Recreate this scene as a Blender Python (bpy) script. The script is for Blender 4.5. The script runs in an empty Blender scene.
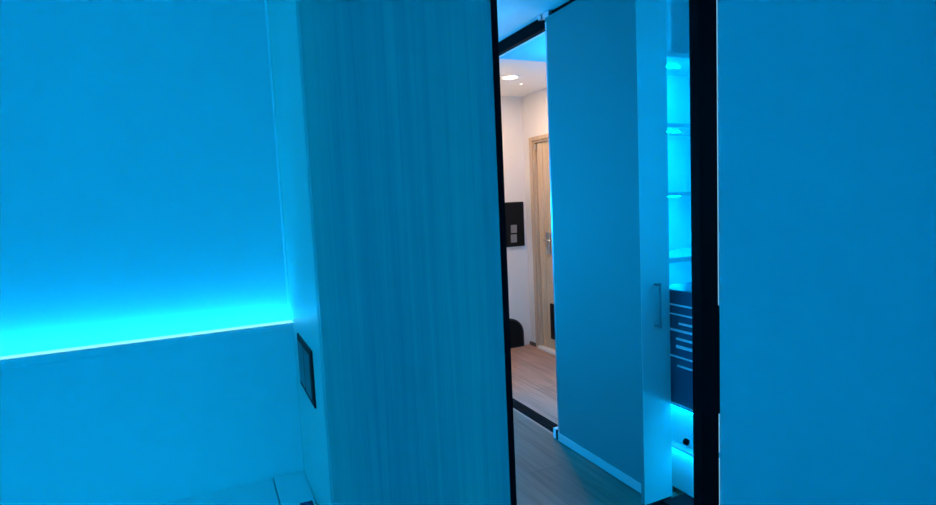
import bpy, bmesh, math
from mathutils import Vector, Matrix

C = bpy.context.scene.collection
H = 1.385                      # height of the camera above the floor
sc = bpy.context.scene

# ------------------------------------------------------------------ helpers
def box(bm, x0, x1, y0, y1, z0, z1, bev=0.0, seg=2):
    t = bmesh.new()
    bmesh.ops.create_cube(t, size=1.0)
    for v in t.verts:
        v.co = Vector(((x0+x1)/2 + v.co.x*(x1-x0), (y0+y1)/2 + v.co.y*(y1-y0), (z0+z1)/2 + v.co.z*(z1-z0)))
    if bev > 0:
        bmesh.ops.bevel(t, geom=t.edges[:], offset=bev, segments=seg, profile=0.5, affect='EDGES')
    me = bpy.data.meshes.new('tmp'); t.to_mesh(me); t.free()
    bm.from_mesh(me); bpy.data.meshes.remove(me)
    return bm

def tube(bm, a, b, r, seg=20, r2=None):
    a = Vector(a); b = Vector(b); d = b - a
    t = bmesh.new()
    bmesh.ops.create_cone(t, cap_ends=True, segments=seg, radius1=r, radius2=r if r2 is None else r2, depth=d.length)
    M = Matrix.Translation((a+b)/2) @ d.to_track_quat('Z', 'Y').to_matrix().to_4x4()
    bmesh.ops.transform(t, matrix=M, verts=t.verts[:])
    me = bpy.data.meshes.new('tmp'); t.to_mesh(me); t.free()
    bm.from_mesh(me); bpy.data.meshes.remove(me)
    return bm

def prism(bm, outline, axis, lo, hi):
    """outline: list of 2D points in the plane across `axis`; extruded lo..hi along it."""
    def P(u, v, w):
        return {'x': (w, u, v), 'y': (u, w, v), 'z': (u, v, w)}[axis]
    a = [bm.verts.new(P(u, v, lo)) for u, v in outline]
    b = [bm.verts.new(P(u, v, hi)) for u, v in outline]
    n = len(outline)
    bm.faces.new(a[::-1]); bm.faces.new(b)
    for i in range(n):
        bm.faces.new((a[i], a[(i+1) % n], b[(i+1) % n], b[i]))
    bmesh.ops.recalc_face_normals(bm, faces=bm.faces[:])
    return bm

def B(*boxes, bev=0.0):
    bm = bmesh.new()
    for b in boxes: box(bm, *b, bev=bev)
    return bm

def wpos(o):
    p = Vector(o.location)
    while o.parent: o = o.parent; p += o.location
    return p

def obj(name, bm, mat, parent=None, smooth=False, label=None):
    lo = Vector((1e9,)*3); hi = -lo
    for v in bm.verts:
        for i in range(3):
            lo[i] = min(lo[i], v.co[i]); hi[i] = max(hi[i], v.co[i])
    base = Vector(((lo.x+hi.x)/2, (lo.y+hi.y)/2, lo.z))
    for v in bm.verts: v.co -= base
    me = bpy.data.meshes.new(name)
    bm.to_mesh(me); bm.free()
    for p in me.polygons: p.use_smooth = smooth
    me.materials.append(mat)
    o = bpy.data.objects.new(name, me); C.objects.link(o)
    if parent is not None:
        o.parent = parent; o.location = base - wpos(parent)
    else:
        o.location = base
    if label: o['label'] = label
    return o

def thing(name, label, cat, loc, group=None):
    o = bpy.data.objects.new(name, None); C.objects.link(o)
    o.empty_display_size = .05
    o.location = loc; o['label'] = label; o['category'] = cat
    if group: o['group'] = group
    return o

def tag(o, label, cat, group=None):
    o['label'] = label; o['category'] = cat
    if group: o['group'] = group
    return o

def struct(name, bm, mat, parent=None, label=None, cat='structure'):
    o = obj(name, bm, mat, parent)
    if parent is None:
        o['kind'] = 'structure'
        if label: o['label'] = label; o['category'] = cat
    return o

# ---------------------------------------------------------------- materials
def pbr(name, col, rough=.5, metal=0.0, spec=.5, bump=0.0, scale=40.0, var=0.0):
    m = bpy.data.materials.new(name); m.use_nodes = True
    nt = m.node_tree; n = nt.nodes; b = n['Principled BSDF']
    b.inputs['Roughness'].default_value = rough
    b.inputs['Metallic'].default_value = metal
    b.inputs['Specular IOR Level'].default_value = spec
    tc = n.new('ShaderNodeTexCoord')
    nz = n.new('ShaderNodeTexNoise'); nz.inputs['Scale'].default_value = scale; nz.inputs['Detail'].default_value = 4
    nt.links.new(tc.outputs['Object'], nz.inputs['Vector'])
    mx = n.new('ShaderNodeMix'); mx.data_type = 'RGBA'
    mx.inputs[6].default_value = (*[c*(1-var) for c in col], 1)
    mx.inputs[7].default_value = (*[min(1, c*(1+var)) for c in col], 1)
    nt.links.new(nz.outputs['Fac'], mx.inputs[0])
    nt.links.new(mx.outputs[2], b.inputs['Base Color'])
    if bump:
        bp = n.new('ShaderNodeBump'); bp.inputs['Strength'].default_value = bump; bp.inputs['Distance'].default_value = .002
        nt.links.new(nz.outputs['Fac'], bp.inputs['Height']); nt.links.new(bp.outputs['Normal'], b.inputs['Normal'])
    return m

def wood(name, dark, light, scale=(60, 60, 2.2), rough=.45, spec=.5, extra=None, contrast=(.35, .65), bump=.15):
    m = bpy.data.materials.new(name); m.use_nodes = True
    nt = m.node_tree; n = nt.nodes; L = nt.links; b = n['Principled BSDF']
    b.inputs['Roughness'].default_value = rough; b.inputs['Specular IOR Level'].default_value = spec
    tc = n.new('ShaderNodeTexCoord')
    mp = n.new('ShaderNodeMapping'); mp.inputs['Scale'].default_value = scale
    L.new(tc.outputs['Object'], mp.inputs['Vector'])
    nz = n.new('ShaderNodeTexNoise'); nz.inputs['Scale'].default_value = 1.0; nz.inputs['Detail'].default_value = 6
    nz.inputs['Roughness'].default_value = .62; nz.inputs['Distortion'].default_value = .5
    L.new(mp.outputs['Vector'], nz.inputs['Vector'])
    mp2 = n.new('ShaderNodeMapping'); mp2.inputs['Scale'].default_value = [s*.22 for s in scale]
    L.new(tc.outputs['Object'], mp2.inputs['Vector'])
    nb = n.new('ShaderNodeTexNoise'); nb.inputs['Scale'].default_value = 1.0; nb.inputs['Detail'].default_value = 3
    L.new(mp2.outputs['Vector'], nb.inputs['Vector'])
    ad = n.new('ShaderNodeMath'); ad.operation = 'MULTIPLY_ADD'
    ad.inputs[1].default_value = .55
    L.new(nz.outputs['Fac'], ad.inputs[0])
    mu = n.new('ShaderNodeMath'); mu.operation = 'MULTIPLY'; mu.inputs[1].default_value = .45
    L.new(nb.outputs['Fac'], mu.inputs[0]); L.new(mu.outputs[0], ad.inputs[2])
    cr = n.new('ShaderNodeValToRGB')
    cr.color_ramp.elements[0].position = contrast[0]; cr.color_ramp.elements[0].color = (*dark, 1)
    cr.color_ramp.elements[1].position = contrast[1]; cr.color_ramp.elements[1].color = (*light, 1)
    L.new(ad.outputs[0], cr.inputs['Fac'])
    L.new(cr.outputs['Color'], b.inputs['Base Color'])
    bp = n.new('ShaderNodeBump'); bp.inputs['Strength'].default_value = bump; bp.inputs['Distance'].default_value = .001
    L.new(ad.outputs[0], bp.inputs['Height']); L.new(bp.outputs['Normal'], b.inputs['Normal'])
    return m

def planks(name, dark, light, rough, spec=.5):
    """laminate boards running along Y"""
    m = bpy.data.materials.new(name); m.use_nodes = True
    nt = m.node_tree; n = nt.nodes; L = nt.links; b = n['Principled BSDF']
    b.inputs['Roughness'].default_value = rough; b.inputs['Specular IOR Level'].default_value = spec
    tc = n.new('ShaderNodeTexCoord')
    mp = n.new('ShaderNodeMapping'); mp.inputs['Rotation'].default_value = (0, 0, math.pi/2)
    L.new(tc.outputs['Object'], mp.inputs['Vector'])
    br = n.new('ShaderNodeTexBrick'); br.inputs['Scale'].default_value = 1.0
    br.inputs['Brick Width'].default_value = 1.2; br.inputs['Row Height'].default_value = .19
    br.inputs['Mortar Size'].default_value = .0015; br.inputs['Bias'].default_value = 0
    br.inputs['Color1'].default_value = (*dark, 1); br.inputs['Color2'].default_value = (*light, 1)
    br.inputs['Mortar'].default_value = (*[c*.45 for c in dark], 1)
    L.new(mp.outputs['Vector'], br.inputs['Vector'])
    mg = n.new('ShaderNodeMapping'); mg.inputs['Scale'].default_value = (45, 2.5, 10)
    L.new(tc.outputs['Object'], mg.inputs['Vector'])
    nz = n.new('ShaderNodeTexNoise'); nz.inputs['Scale'].default_value = 1; nz.inputs['Detail'].default_value = 5
    L.new(mg.outputs['Vector'], nz.inputs['Vector'])
    cr = n.new('ShaderNodeValToRGB')
    cr.color_ramp.elements[0].position = .3; cr.color_ramp.elements[0].color = (.72, .72, .72, 1)
    cr.color_ramp.elements[1].position = .7; cr.color_ramp.elements[1].color = (1.1, 1.1, 1.1, 1)
    L.new(nz.outputs['Fac'], cr.inputs['Fac'])
    mx = n.new('ShaderNodeMix'); mx.data_type = 'RGBA'; mx.blend_type = 'MULTIPLY'; mx.inputs[0].default_value = 1
    L.new(br.outputs['Color'], mx.inputs[6]); L.new(cr.outputs['Color'], mx.inputs[7])
    L.new(mx.outputs[2], b.inputs['Base Color'])
    return m

def glow(name, col, s):
    m = bpy.data.materials.new(name); m.use_nodes = True
    nt = m.node_tree; nt.nodes.clear()
    e = nt.nodes.new('ShaderNodeEmission'); e.inputs['Color'].default_value = (*col, 1); e.inputs['Strength'].default_value = s
    o = nt.nodes.new('ShaderNodeOutputMaterial'); nt.links.new(e.outputs[0], o.inputs[0])
    return m

BLUE = (0.0, .40, 1.0)         # colour of the LED tape
M = {}
M['paint'] = pbr('white_paint', (.80, .80, .80), .75, bump=.08, scale=120, var=.01)
M['ceiling'] = pbr('ceiling_paint', (.84, .84, .84), .8, var=.01)
M['board'] = pbr('white_board', (.78, .80, .78), .45, var=.01)
M['side'] = pbr('white_melamine', (.62, .68, .62), .4, var=.01)
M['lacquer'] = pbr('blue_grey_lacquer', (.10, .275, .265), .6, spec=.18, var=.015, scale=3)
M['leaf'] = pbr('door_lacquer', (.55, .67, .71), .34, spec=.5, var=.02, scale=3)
M['gloss'] = pbr('white_gloss', (.70, .78, .78), .22, spec=.5, var=.01)
M['cabinet'] = pbr('pale_gloss', (.52, .62, .61), .25, spec=.5, var=.01)
M['wood'] = wood('pale_wood_laminate', (.27, .345, .365), (.42, .48, .44), (85, 85, 1.5), .5, .3, contrast=(.38,.62))
M['black'] = pbr('black_anodised', (.005, .005, .007), .5, spec=.03, var=.1)
M['black_matt'] = pbr('black_matt', (.010, .011, .013), .65, spec=.08, var=.2)
M['alu'] = pbr('brushed_aluminium', (.75, .78, .8), .3, metal=1.0, var=.04, scale=200)
M['white_trim'] = pbr('white_trim', (.93, .95, .95), .35, var=.01)
M['navy'] = pbr('navy_lacquer', (.02, .085, .14), .45, var=.1)
M['pale_edge'] = pbr('pale_edge', (.92, .95, .95), .35, var=.03)
M['glassy'] = pbr('dark_glass', (.03, .045, .05), .12, spec=.6, var=.1)
M['floor'] = planks('grey_laminate_floor', (.19, .165, .13), (.23, .20, .155), .36, .5)
M['hall_floor'] = planks('brown_laminate_floor', (.55, .34, .25), (.64, .41, .31), .4, .5)
M['casing'] = wood('pale_oak', (.50, .38, .27), (.68, .54, .40), (60, 60, 2.5), .5)
M['hall_door'] = wood('light_oak', (.55, .42, .27), (.75, .60, .42), (60, 60, 2.5), .5)
M['charcoal'] = pbr('charcoal_felt', (.03, .035, .04), .85, bump=.3, scale=300, var=.15)
M['rocker'] = pbr('smoked_glass', (.035, .045, .045), .3, spec=.4, var=.1)
M['grey_key'] = pbr('grey_key', (.22, .23, .25), .4, var=.05)
M['steel'] = pbr('steel', (.6, .6, .6), .35, metal=1.0, var=.03)
M['screen'] = pbr('phone_glass', (.015, .03, .10), .1, spec=.6, var=.05)
M['led_wall'] = glow('led_blue_ledge', BLUE, 62)
M['led_lip'] = glow('led_diffuser', (.30, 1.0, 1.0), 1.15)
M['led_cove'] = glow('led_blue_cove', BLUE, 57)
M['led_cove2'] = glow('led_blue_cove_inner', BLUE, 84)
M['led_shelf'] = glow('led_blue_shelf', BLUE, 420)
M['led_hall'] = glow('led_blue_hall', BLUE, 100)
M['edge_glow'] = glow('lit_edge_line', (.20, .54, .80), 1.0)  # pale highlight along the door edge, put in as emission
M['led_cool'] = glow('led_cool_white', (.38, .80, 1.0), 46)
M['led_corner'] = glow('led_blue_corner', BLUE, 25)
M['led_base'] = glow('led_blue_base', BLUE, 50)
M['led_chip'] = glow('led_shelf_tape', (.25, 1.0, 1.0), 1.6)
M['warm_lamp'] = glow('warm_lamp', (1.0, .83, .62), 7.0)

# ------------------------------------------------------------- main planes
YW, YB = 1.163, 1.132          # wall above the headboard / front of the headboard
XR = 0.138                     # white side of the wardrobe
YD = 0.818                     # wood front and door leaf plane
XP = 1.72                      # blue sliding door plane
CEIL = 2.385
HC = H + .949                  # hall ceiling
YH, XH = 4.52, 2.725           # hall back wall and right wall

# --------------------------------------------------------------- structure
struct('floor', B((-2.3, 1.742, -2.3, 4.6, -.06, 0), (1.742, 2.4, -2.3, 2.2, -.06, 0)), M['floor'])
struct('floor_hall', B((1.742, 2.8, 2.2, 4.6, -.06, 0)), M['hall_floor'])
struct('ceiling', B((-2.3, 1.80, -2.3, 4.6, CEIL, CEIL+.06), (1.80, 2.4, -2.3, 2.2, CEIL, CEIL+.06)), M['ceiling'])
# hall: a slightly dropped soffit beside the opening, then the ceiling with the downlights
struct('ceiling_hall', B((1.80, 2.8, 3.28, 4.6, HC, CEIL+.06)), M['ceiling'])
struct('ceiling_soffit', B((1.80, 2.8, 2.2, 3.28, H+.93, CEIL+.06)), pbr('blue_soffit_paint', (.03, .66, .98), .7))  # blue light on the soffit is put into its paint colour
struct('wall_front', B((-2.3, XR, YW, YW+.1, 0, CEIL)), M['paint'])
struct('wall_left', B((-2.4, -2.3, -2.3, YW+.1, 0, CEIL)), M['paint'])
struct('wall_back', B((-2.3, 2.4, -2.4, -2.3, 0, CEIL)), M['paint'])
struct('wall_right', B((2.4, 2.5, -2.3, 2.2, 0, CEIL)), M['paint'])
struct('wall_inner', B((.10, .20, 1.42, 4.52, 0, CEIL)), pbr('blue_paint', (.10, .36, .55), .7))  # colour of this unseen wall set so it bounces only blue
struct('wall_hall_back', B((.1, 2.8, YH, YH+.1, 0, CEIL)), M['paint'])
# right wall of the hall with the door opening cut out
DY0, DY1, DZ = 3.52, 4.356, 1.912
struct('wall_hall_right', B((XH, XH+.1, 2.2, DY0, 0, CEIL), (XH, XH+.1, DY1, YH, 0, CEIL), (XH, XH+.1, DY0, DY1, DZ, CEIL)), M['paint'])
struct('wall_partition', B((1.86, 2.8, 2.2, 2.3, 0, CEIL)), M['paint'])
struct('wall_hall_left', B((1.742, 1.86, 3.42, 4.52, 0, CEIL)), M['paint'])
struct('baseboard_hall', B((XH-.014, XH, DY1+.05, YH, 0, .032)), pbr('dark_skirting', (.10, .085, .08), .5))
struct('trim_corner', (lambda bm: tube(bm, (XR-.002, YW-.002, H-.215), (XR-.002, YW-.002, CEIL), .0028, 10))(bmesh.new()), M['white_trim'])

# ---------------------------------------------------- headboard + LED ledge
t = thing('headboard_panel', 'white panel on the wall below the bright horizontal LED line', 'headboard', (-1.08, YB, .0))
obj('front_panel', B((-2.298, XR-.0004, YB, YB+.012, 0, H-.2365)), M['board'], t)
obj('top_shelf', B((-2.298, XR-.0004, YB+.012, YW, H-.245, H-.2365)), M['board'], t)
s = thing('led_strip', 'long cyan LED strip glowing along the top of the white wall panel', 'light', (-1.08, YB+.015, H-.236))
obj('profile', B((-2.298, XR-.0004, YB, YB+.004, H-.2362, H-.2205), (-2.298, XR-.0004, YB+.004, YW-.001, H-.2362, H-.2350)), M['board'], s, label='white front profile')
obj('led_tape', (lambda bm: tube(bm, (-2.29, YW-.017, H-.2305), (XR-.006, YW-.017, H-.2305), .0035, 10))(bmesh.new()), M['led_wall'], s, True)
obj('diffuser_lip', B((-2.298, XR-.002, YB-.0005, YB+.0035, H-.2203, H-.2163)), M['led_lip'], s, label='pale bright diffuser edge')

# ------------------------------------------------ bedside cabinets (tops in view)
ZT = H - .5245
def bedside(x0, x1, label):
    t = thing('bedside_cabinet', label, 'cabinet', ((x0+x1)/2, .93, 0))
    obj('carcass', B((x0+.004, x1-.004, .76, YB-.001, .04, ZT-.02), bev=.001), M['board'], t)
    obj('top_board', B((x0, x1, .735, YB, ZT-.02, ZT), bev=.0012), M['board'], t)
    obj('plinth', B((x0+.02, x1-.02, .79, YB-.02, 0, .04)), M['black_matt'], t)
    n = 3
    h = (ZT-.02-.05)/n
    for k in range(n):
        d = obj('drawer', B((x0+.008, x1-.008, .742, .76, .046+k*h, .046+(k+1)*h-.005), bev=.001), M['board'], t)
        obj('knob', (lambda bm: tube(bm, ((x0+x1)/2, .742, .046+(k+.5)*h), ((x0+x1)/2, .722, .046+(k+.5)*h), .009))(bmesh.new()), M['steel'], d, True)
XS = .0785
bedside(-.75, XS-.0015, 'wide white cabinet top at lower left, left of the thin pale seam')
t = thing('filler_panel', 'narrow white filler strip between the bedside cabinet and the white wardrobe side', 'panel', ((XS+XR)/2, .93, 0))
obj('filler_top', B((XS+.0005, XR-.001, .735, YB, ZT-.02, ZT), bev=.0012), M['board'], t)
obj('filler_front', B((XS+.002, XR-.002, .75, .77, 0, ZT-.02), bev=.001), M['board'], t)

# dark phone lying on the narrow cabinet top
t = thing('phone', 'small dark blue phone lying flat at the bottom edge beside the wardrobe side', 'phone', (.12, .97, ZT))
obj('phone_body', B((  .1085, .1315, .928, .992, ZT, ZT+.007), bev=.0025), M['black_matt'], t)
obj('phone_screen', B((.1100, .1300, .931, .989, ZT+.007, ZT+.0076)), M['screen'], t)

# ------------------------------------------------------------------ wardrobe
t = thing('wardrobe', 'tall wood-grain fronted unit with white side and thin black edge strip', 'wardrobe', (.29, 1.1, 0))
WR = .4406
obj('wood_front', B((XR+.0005, WR, YD, YD+.022, .004, CEIL-.004), bev=.0006), M['wood'], t, label='vertical grain wood front')
obj('side_panel', B((XR, XR+.02, YD+.022, 1.42, 0, CEIL-.001)), M['side'], t, label='plain white side panel')
obj('carcass', B((XR+.02, WR, YD+.022, 1.42, 0, CEIL-.001)), M['side'], t)
obj('edge_strip', B((WR, .4515, YD-.002, YD+.03, 0, CEIL-.001)), M['black'], t, label='thin black edge strip')

# switch plate on the white side
t = thing('switch_plate', 'dark wide switch plate on the white wardrobe side below the LED line', 'switch', (XR, 1.0, H-.32))
PY0, PY1 = .914, 1.068
def zs(y, k0, k1): return k0 + (k1-k0)*y
obj('plate_frame', B((XR-.003, XR, PY0, PY1, H-.3255, H-.2285), bev=.001), M['black_matt'], t)
for k in range(2):
    y0 = PY0+.012+k*.067
    obj('rocker', B((XR-.0045, XR-.003, y0, y0+.063, H-.3155, H-.2385), bev=.0006), M['rocker'], t, label='dark glossy rocker')

# --------------------------------------------------------- right door leaf
t = thing('sliding_door', 'large flat blue-lit door leaf filling the right side, with black stile', 'door', (1.48, YD, .0))
BX = 1.0690*(YD+.020)
SX = 1.1555*YD
obj('stile', B((BX, SX, YD-.004, YD+.020, .012, 2.35), bev=.001), M['black'], t, label='wide black vertical stile')
obj('panel', B((SX+.0045, 2.34, YD, YD+.03, .012, 2.35), bev=.001), M['leaf'], t, label='flat satin grey panel')
def rz(k): return H + k*YD
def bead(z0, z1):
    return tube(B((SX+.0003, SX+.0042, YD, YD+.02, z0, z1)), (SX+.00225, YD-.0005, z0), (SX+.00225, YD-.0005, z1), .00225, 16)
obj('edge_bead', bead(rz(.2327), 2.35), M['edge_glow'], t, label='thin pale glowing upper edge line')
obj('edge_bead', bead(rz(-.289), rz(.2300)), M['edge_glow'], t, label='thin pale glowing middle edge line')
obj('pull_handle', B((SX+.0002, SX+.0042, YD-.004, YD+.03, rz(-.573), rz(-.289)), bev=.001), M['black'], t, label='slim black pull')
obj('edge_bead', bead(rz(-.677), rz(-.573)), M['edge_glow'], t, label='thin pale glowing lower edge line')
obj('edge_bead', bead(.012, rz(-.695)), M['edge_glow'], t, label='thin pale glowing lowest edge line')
for x in (1.0, 2.2):
    obj('roller', (lambda bm: tube(bm, (x, YD+.008, .012), (x, YD+.022, .012), .012))(bmesh.new()), M['steel'], t, True)
# its rails, above and below the frame of the photograph
tr = obj('ceiling_rail', B((.4515, 2.4, YD-.01, YD+.04, 2.352, CEIL)), M['black']); tag(tr, 'black ceiling rail above the right door leaf', 'rail')

# ------------------------------------------------- blue sliding door, second room
Y0, Y1 = 1.62, XP/.6645
Y1d = Y1
t = thing('sliding_door', 'tall blue-lit sliding door receding beside the hall opening, pale rail at its foot', 'door', (XP+.018, 2.1, 0.0))
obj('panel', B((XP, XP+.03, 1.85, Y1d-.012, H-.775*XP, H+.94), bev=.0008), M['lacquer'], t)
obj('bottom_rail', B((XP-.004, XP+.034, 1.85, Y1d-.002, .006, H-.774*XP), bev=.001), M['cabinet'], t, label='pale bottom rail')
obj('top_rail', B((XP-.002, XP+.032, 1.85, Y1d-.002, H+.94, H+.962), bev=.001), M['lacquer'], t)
obj('edge_profile', B((XP-.001, XP+.034, Y1d-.012, Y1d, H-.774*XP, H+.94), bev=.0008), M['alu'], t, label='thin bright edge profile')
obj('carriage', B((XP+.004, XP+.028, Y1d-.03, Y1d+.03, H+.962, CEIL-.002), (XP+.004, XP+.028, Y1d+.045, Y1d+.075, H+.972, CEIL-.002), bev=.001), M['alu'], t)

# tracks in the opening
TX0, TX1 = 1.757, 1.862
t = thing('ceiling_track', 'dark ceiling track over the hall opening with a bright far lip', 'track', (1.78, 2.7, H+.926))
obj('track_body', B((TX0, 1.799, 2.31, 3.42, H+.932, CEIL)), M['black'], t)
obj('lip', B((1.788, 1.799, 2.31, 3.42, H+.927, H+.932)), M['white_trim'], t, label='thin bright lip')
TX0, TX1 = 1.760, 1.843
bm = bmesh.new()
out = [(TX0, .0), (TX0, .004)]
n = 4; w = (TX1-TX0)/n
for i in range(n):
    a = TX0 + i*w
    out += [(a+.003, .006), (a+w*.32, .006), (a+w*.34, .0015), (a+w*.66, .0015), (a+w*.68, .006), (a+w-.002, .006)]
out += [(TX1, .004), (TX1, .0)]
prism(bm, out, 'y', 2.45, 3.42)
t = thing('floor_track', 'black grooved floor track across the hall opening', 'track', (1.8, 2.95, 0))
obj('track_body', bm, M['black_matt'], t)
st = thing('door_stop', 'small pale block with dark pad on the track at the foot of the sliding door', 'stop', (XP+.02, Y1d+.03, 0))
obj('stop_block', B((XP+.006, XP+.045, Y1d+.034, Y1d+.062, 0, .058), bev=.002), M['white_trim'], st)
obj('stop_pad', B((XP+.006, XP+.045, Y1d+.006, Y1d+.034, 0, .055), bev=.002), M['black_matt'], st)

# ----------------------------------------------------- white tall cabinet with handle
YC = 1.80
cx0, cx1 = .9085*YC, .9972*YC
t = thing('tall_cabinet', 'tall narrow white cabinet with slim bar handle next to the lit shelves', 'cabinet', ((cx0+cx1)/2, YC+.0, 0))
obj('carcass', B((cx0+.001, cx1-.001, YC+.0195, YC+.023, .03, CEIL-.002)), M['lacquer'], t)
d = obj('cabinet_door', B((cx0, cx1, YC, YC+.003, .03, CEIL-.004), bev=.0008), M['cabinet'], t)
obj('door_core', B((cx0, cx1, YC+.003, YC+.019, .03, CEIL-.004)), M['lacquer'], d, label='darker door edge')  # darker lacquer puts shade into the colour of the door's side
obj('plinth', B((cx0+.005, cx1-.003, YC+.005, YC+.022, 0, .03)), M['black_matt'], t)


hd = obj('bar_handle', (lambda bm: tube(tube(tube(bm, (1.713, 1.772, H-.377), (1.713, 1.772, H-.570), .0055),
     (1.709, YC, H-.385), (1.713, 1.772, H-.385), .005), (1.709, YC, H-.562), (1.713, 1.772, H-.562), .005))(bmesh.new()), M['grey_key'], d, True, label='slim vertical bar handle')

# --------------------------------------------------------------- lit shelves
SX0, SX1, SY0, SY1 = 1.815, 2.395, 1.90, 2.198
t = thing('shelf_unit', 'white open shelf unit glowing cyan from LED tapes under its shelves', 'shelf', (2.1, 2.05, .45))
obj('back_panel', B((SX0, SX1, SY1-.012, SY1, .4648, CEIL-.002)), M['white_trim'], t)
obj('side_panel', B((SX0, SX0+.018, SY0, SY1-.012, .4648, CEIL-.002)), M['gloss'], t)
obj('side_panel', B((SX1-.018, SX1, SY0, SY1-.012, .4648, CEIL-.002)), M['gloss'], t)
shelf_z = [(1.987, 2.009), (1.680, 1.697), (1.370, 1.388), (1.066, 1.089)]
for k, (a, b) in enumerate(shelf_z):
    sh = obj('shelf', B((SX0+.018, SX1-.018, SY0, SY1-.012, a, b), bev=.001), M['gloss'], t)
    obj('led_tape', B((SX0+.03, 2.112, 2.041, 2.048, a-.002, a)), M['led_shelf'], sh, label='bright LED tape')
obj('divider', B((1.896, 1.93, SY0+.004, SY1-.012, 2.009, CEIL-.002)), M['white_trim'], t)  # white upright standing in for a pale reflection in the top bay

BX0 = 1.86
t = thing('base_unit', 'low white base unit with pale lip under the dark louvred box', 'cabinet', (2.1, 1.6, 0))
obj('carcass', B((BX0+.018, 2.395, 1.02, 2.195, .03, .4465), bev=.001), M['gloss'], t)
obj('top_board', B((BX0-.055, 2.395, 1.0, 2.197, .4465, .4645), bev=.001), M['gloss'], t)
obj('led_tape', B((BX0-.050, BX0-.042, 1.05, 2.19, .4425, .4465)), M['led_base'], t, label='cyan tape under the overhang')  # hidden tape added to brighten the drawer fronts
for k, (z0, z1) in enumerate(((.256, .443), (.030, .236))):
    d = obj('drawer_front', B((BX0, BX0+.018, 1.02, 2.19, z0, z1), bev=.001), M['gloss'], t)
    if k == 0:
        obj('pull', (lambda bm: tube(tube(bm, (BX0, 1.765, .283), (BX0-.012, 1.765, .283), .006), (BX0-.014, 1.758, .283), (BX0-.014, 1.772, .283), .014))(bmesh.new()), M['black'], d, True, label='small black pull')
obj('led_tape', B((BX0-.026, BX0-.018, 1.05, 2.185, .236, .240)), M['led_base'], t, label='cyan tape under the lip rail')  # second hidden tape, added for the dim lower drawer
obj('lip_rail', B((BX0-.034, BX0+.010, 1.02, 2.19, .240, .250), bev=.001), M['white_trim'], t, label='pale lip rail')
obj('plinth', B((BX0-.13, 2.39, 1.03, 1.79, 0, .029)), M['black_matt'], t)

BF = 1.800
def zq(z): return H + (z-H)*BF/1.83
t = thing('louvred_box', 'dark navy box with thin pale horizontal strips standing on the white base unit', 'box', (2.0, 1.7, zq(.4495)))
obj('body', B((BF, 2.2, 1.42, 1.892, zq(.4495)+.0005, zq(.962)), bev=.003), M['navy'], t)
for (z, h, y0, y1) in [(.893, .007, 1.43, 1.888), (.852, .006, 1.43, 1.888), (.812, .009, 1.43, 1.752), (.779, .010, 1.43, 1.888),
                       (.742, .010, 1.43, 1.768), (.706, .013, 1.43, 1.768), (.716, .007, 1.82, 1.888), (.662, .007, 1.43, 1.888), (.622, .008, 1.43, 1.764)]:
    obj('strip', B((BF-.006, BF+.003, y0, y1, zq(z), zq(z+h)), bev=.001), M['pale_edge'], t, label='thin pale strip')

# ------------------------------------------------------------------- the hall
dr = bpy.data.objects.new('door_1', None); C.objects.link(dr); dr.location = (XH, (DY0+DY1)/2, 0); dr['kind'] = 'structure'
obj('casing', B((XH-.016, XH, DY1, DY1+.05, 0, DZ+.033), (XH-.016, XH, DY0-.05, DY0, 0, DZ+.033), (XH-.016, XH, DY0, DY1, DZ, DZ+.033), bev=.002), M['casing'], dr)
obj('jamb', B((XH, XH+.1, DY1-.02, DY1, 0, DZ), (XH, XH+.1, DY0, DY0+.02, 0, DZ), (XH, XH+.1, DY0+.02, DY1-.02, DZ-.02, DZ)), M['casing'], dr)
lf = obj('door_leaf', B((XH+.022, XH+.06, DY0+.022, DY1-.022, .026, DZ-.022), (XH+.014, XH+.022, DY1-.115, DY1-.045, .03, DZ-.03),
       (XH+.014, XH+.022, DY0+.045, DY0+.115, .03, DZ-.03), bev=.002), M['hall_door'], dr)
obj('vent_grille', B(*[(XH+.008, XH+.022, DY0+.16, DY1-.175, .124+i*.027, .124+i*.027+.025) for i in range(12)]), M['black_matt'], lf, label='dark lower grille')
obj('lock_plate', B((XH+.006, XH+.014, 4.150, 4.212, .895, 1.085), bev=.002), M['steel'], lf)
obj('lever_handle', (lambda bm: tube(tube(tube(bm, (XH+.008, 4.185, 1.02), (XH-.03, 4.185, 1.02), .009), (XH-.03, 4.19, 1.02), (XH-.03, 4.08, 1.02), .008), (XH+.006, 4.185, .935), (XH-.004, 4.185, .935), .011))(bmesh.new()), M['steel'], lf, True)
obj('hinge', B((XH-.002, XH+.014, DY1-.040, DY1-.022, 1.83, 1.88)), M['steel'], lf)
obj('threshold', B((XH-.03, XH+.06, DY0, DY1, 0, .024), bev=.003), M['white_trim'], dr)

t = thing('wall_control_panel', 'tall black panel with two grey keys on the pale hall wall', 'panel', (2.588, YH, .955))
obj('panel_frame', B((2.476, 2.688, YH-.018, YH, .955, 1.370), bev=.002), M['black_matt'], t)
obj('key', B((2.537, 2.600, YH-.024, YH-.018, .995, 1.070), bev=.002), M['grey_key'], t)
obj('key', B((2.541, 2.604, YH-.024, YH-.018, 1.084, 1.158), bev=.002), M['grey_key'], t)

def arch(cx, cz, r, z0=0.0):
    return [(cx-r, z0)] + [(cx + r*math.cos(math.pi - i*math.pi/28), cz + r*math.sin(math.pi - i*math.pi/28)) for i in range(29)] + [(cx+r, z0)]
t = thing('arched_panel', 'dark round-topped panel standing on the brown hall floor against the wall', 'panel', (2.486, 4.5, 0))
obj('shell', prism(bmesh.new(), arch(2.486, .132, .150), 'y', 4.494, 4.519), M['charcoal'], t)
obj('front_panel', prism(bmesh.new(), arch(2.486, .132, .134, .012), 'y', 4.490, 4.494), M['black_matt'], t)

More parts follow.
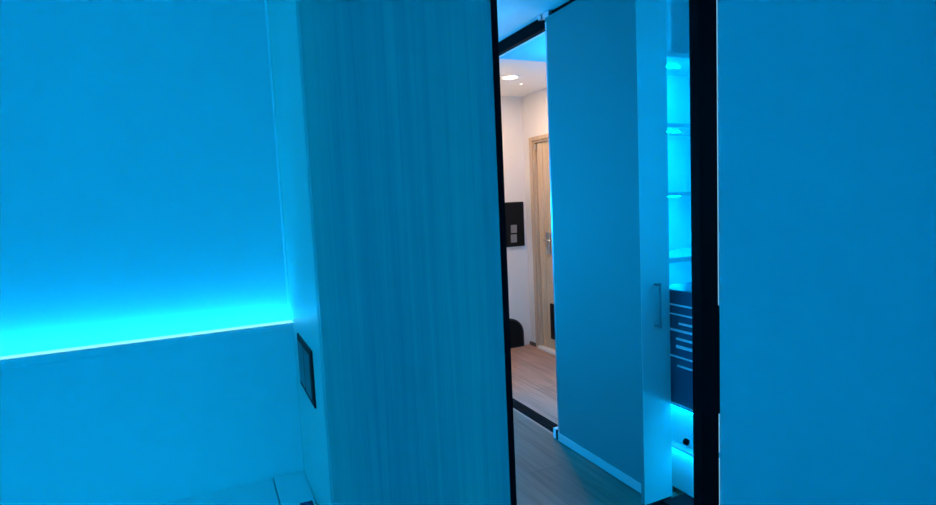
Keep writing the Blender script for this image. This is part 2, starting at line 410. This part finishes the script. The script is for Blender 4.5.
def downlight(x, y, r, label, zc=HC):
    t = thing('downlight', label, 'light', (x, y, zc-.008))
    bm = bmesh.new(); bmesh.ops.create_circle
    n = 32; ro, ri = r*1.25, r
    ring = []
    for k in range(n):
        a = 2*math.pi*k/n; c, s_ = math.cos(a), math.sin(a)
        ring.append([bm.verts.new((x+q*c, y+q*s_, z)) for q, z in ((ro, zc), (ro*.97, zc-.006), (ri, zc-.006), (ri*.97, zc))])
    for k in range(n):
        a, b = ring[k], ring[(k+1) % n]
        for j in range(3):
            bm.faces.new((a[j], a[j+1], b[j+1], b[j]))
    bmesh.ops.recalc_face_normals(bm, faces=bm.faces[:])
    obj('trim_ring', bm, M['white_trim'], t, True)
    obj('lamp_disc', tube(bmesh.new(), (x, y, zc-.004), (x, y, zc-.001), ri*.97, 32), M['warm_lamp'], t)
downlight(2.201, 3.819, .062, 'glowing warm round downlight in the hall ceiling')
downlight(2.411, 4.007, .012, 'tiny bright ceiling spot just right of the big glowing downlight')

# ------------------------------------------------------------------ added light strips
def fill_strip(x0, x1, y0, y1, z, mat, label, up=False):  # unseen strips added to fill the bedroom with blue light
    t = thing('ceiling_led_strip', label, 'light', ((x0+x1)/2, (y0+y1)/2, z))
    obj('channel', B((x0, x1, y0, y1, z-.006, z)), M['alu'], t)
    z2 = z + .005 if up else z - .006
    obj('diffuser', B((x0+.003, x1-.003, y0+.003, y1-.003, z2-.005, z2)), M[mat], t)
fill_strip(-2.25, 2.3, -2.22, -2.16, CEIL, 'led_cove', 'blue LED strip along the ceiling behind the viewer')
fill_strip(-2.22, -2.16, -2.1, .9, CEIL, 'led_cove', 'blue LED strip along the bedroom ceiling at far left')
t = thing('wall_led_strip', 'blue LED strip along the inner wall of the next room, opposite the sliding door', 'light', (.205, 3.0, 1.22))  # added out of view to light the sliding door and ceiling
obj('channel', B((.2005, .207, 1.6, 4.4, 1.22, 1.27)), M['alu'], t)
obj('diffuser', B((.207, .212, 1.603, 4.397, 1.223, 1.267)), M['led_cove2'], t)
t = thing('wall_led_strip', 'blue LED strip along the far end wall of the next room', 'light', (1.0, YH-.005, 1.22))  # added out of view for more blue in the next room
obj('channel', B((.4, 1.7, YH-.007, YH-.0005, 1.22, 1.27)), M['alu'], t)
obj('diffuser', B((.403, 1.697, YH-.012, YH-.007, 1.223, 1.267)), M['led_cove2'], t)
t = thing('corner_led_strip', 'upright blue LED strip in the corner behind the right door leaf', 'light', (2.38, 1.0, 0))  # added out of view to light the tall cabinet front evenly
obj('channel', B((2.392, 2.3995, .94, .98, .1, 2.3)), M['alu'], t)
obj('diffuser', B((2.384, 2.392, .943, .977, .11, 2.29)), M['led_corner'], t)
t = thing('hall_led_strip', 'blue LED strip hung under the hall soffit behind the sliding door', 'light', (2.15, 2.7, 2.154))
# added out of view to throw blue light onto the soffit
obj('channel', B((2.13, 2.17, 2.35, 3.02, 2.154, 2.16)), M['alu'], t)
obj('diffuser', B((2.133, 2.167, 2.353, 3.017, 2.16, 2.166)), M['led_hall'], t)
for y in (2.42, 2.95):
    obj('hanger', tube(bmesh.new(), (2.15, y, 2.156), (2.15, y, H+.93), .003, 8), M['steel'], t)

t = thing('skirting_led_strip', 'cool white LED strip along the foot of the hall wall behind the sliding door', 'light', (XH-.01, 2.85, .02))  # added out of view to lift the lower hall wall and floor
obj('channel', B((XH-.006, XH, 2.35, 3.38, .02, .07)), M['alu'], t)
obj('diffuser', B((XH-.012, XH-.006, 2.353, 3.377, .023, .067)), M['led_cool'], t)
# warm lamp light in the hall (the beam of the downlight)
L = bpy.data.lights.new('downlight_beam', 'AREA'); L.shape = 'DISK'; L.size = .11; L.energy = 9.6; L.color = (1.0, .64, .38)
o = bpy.data.objects.new('downlight_beam', L); C.objects.link(o); o.location = (2.201, 3.819, HC-.012)

# --------------------------------------------------------------------- world
w = bpy.data.worlds.new('World'); sc.world = w; w.use_nodes = True
w.node_tree.nodes['Background'].inputs[0].default_value = (0, .0004, .001, 1)

# -------------------------------------------------------------------- camera
cam = bpy.data.cameras.new('camera'); co = bpy.data.objects.new('camera', cam); C.objects.link(co)
F, YAW, PITCH, ROLL = 555.63, 0.435212, 0.0896595, -0.0458544
cam.sensor_fit = 'HORIZONTAL'; cam.sensor_width = 36.0; cam.lens = F/936*36; cam.clip_start = .01
f = Vector((math.sin(YAW)*math.cos(PITCH), math.cos(YAW)*math.cos(PITCH), -math.sin(PITCH)))
r = Vector((math.cos(YAW), -math.sin(YAW), 0)); u = r.cross(f)
c, s = math.cos(ROLL), math.sin(ROLL)
r2 = c*r + s*u; u2 = -s*r + c*u
co.matrix_world = Matrix(((r2.x, u2.x, -f.x, 0), (r2.y, u2.y, -f.y, 0), (r2.z, u2.z, -f.z, H), (0, 0, 0, 1)))
sc.camera = co

sc.view_settings.view_transform = 'Standard'; sc.view_settings.look = 'None'
sc.view_settings.exposure = 0.0; sc.view_settings.gamma = 1.0; sc.view_settings.use_curve_mapping = False
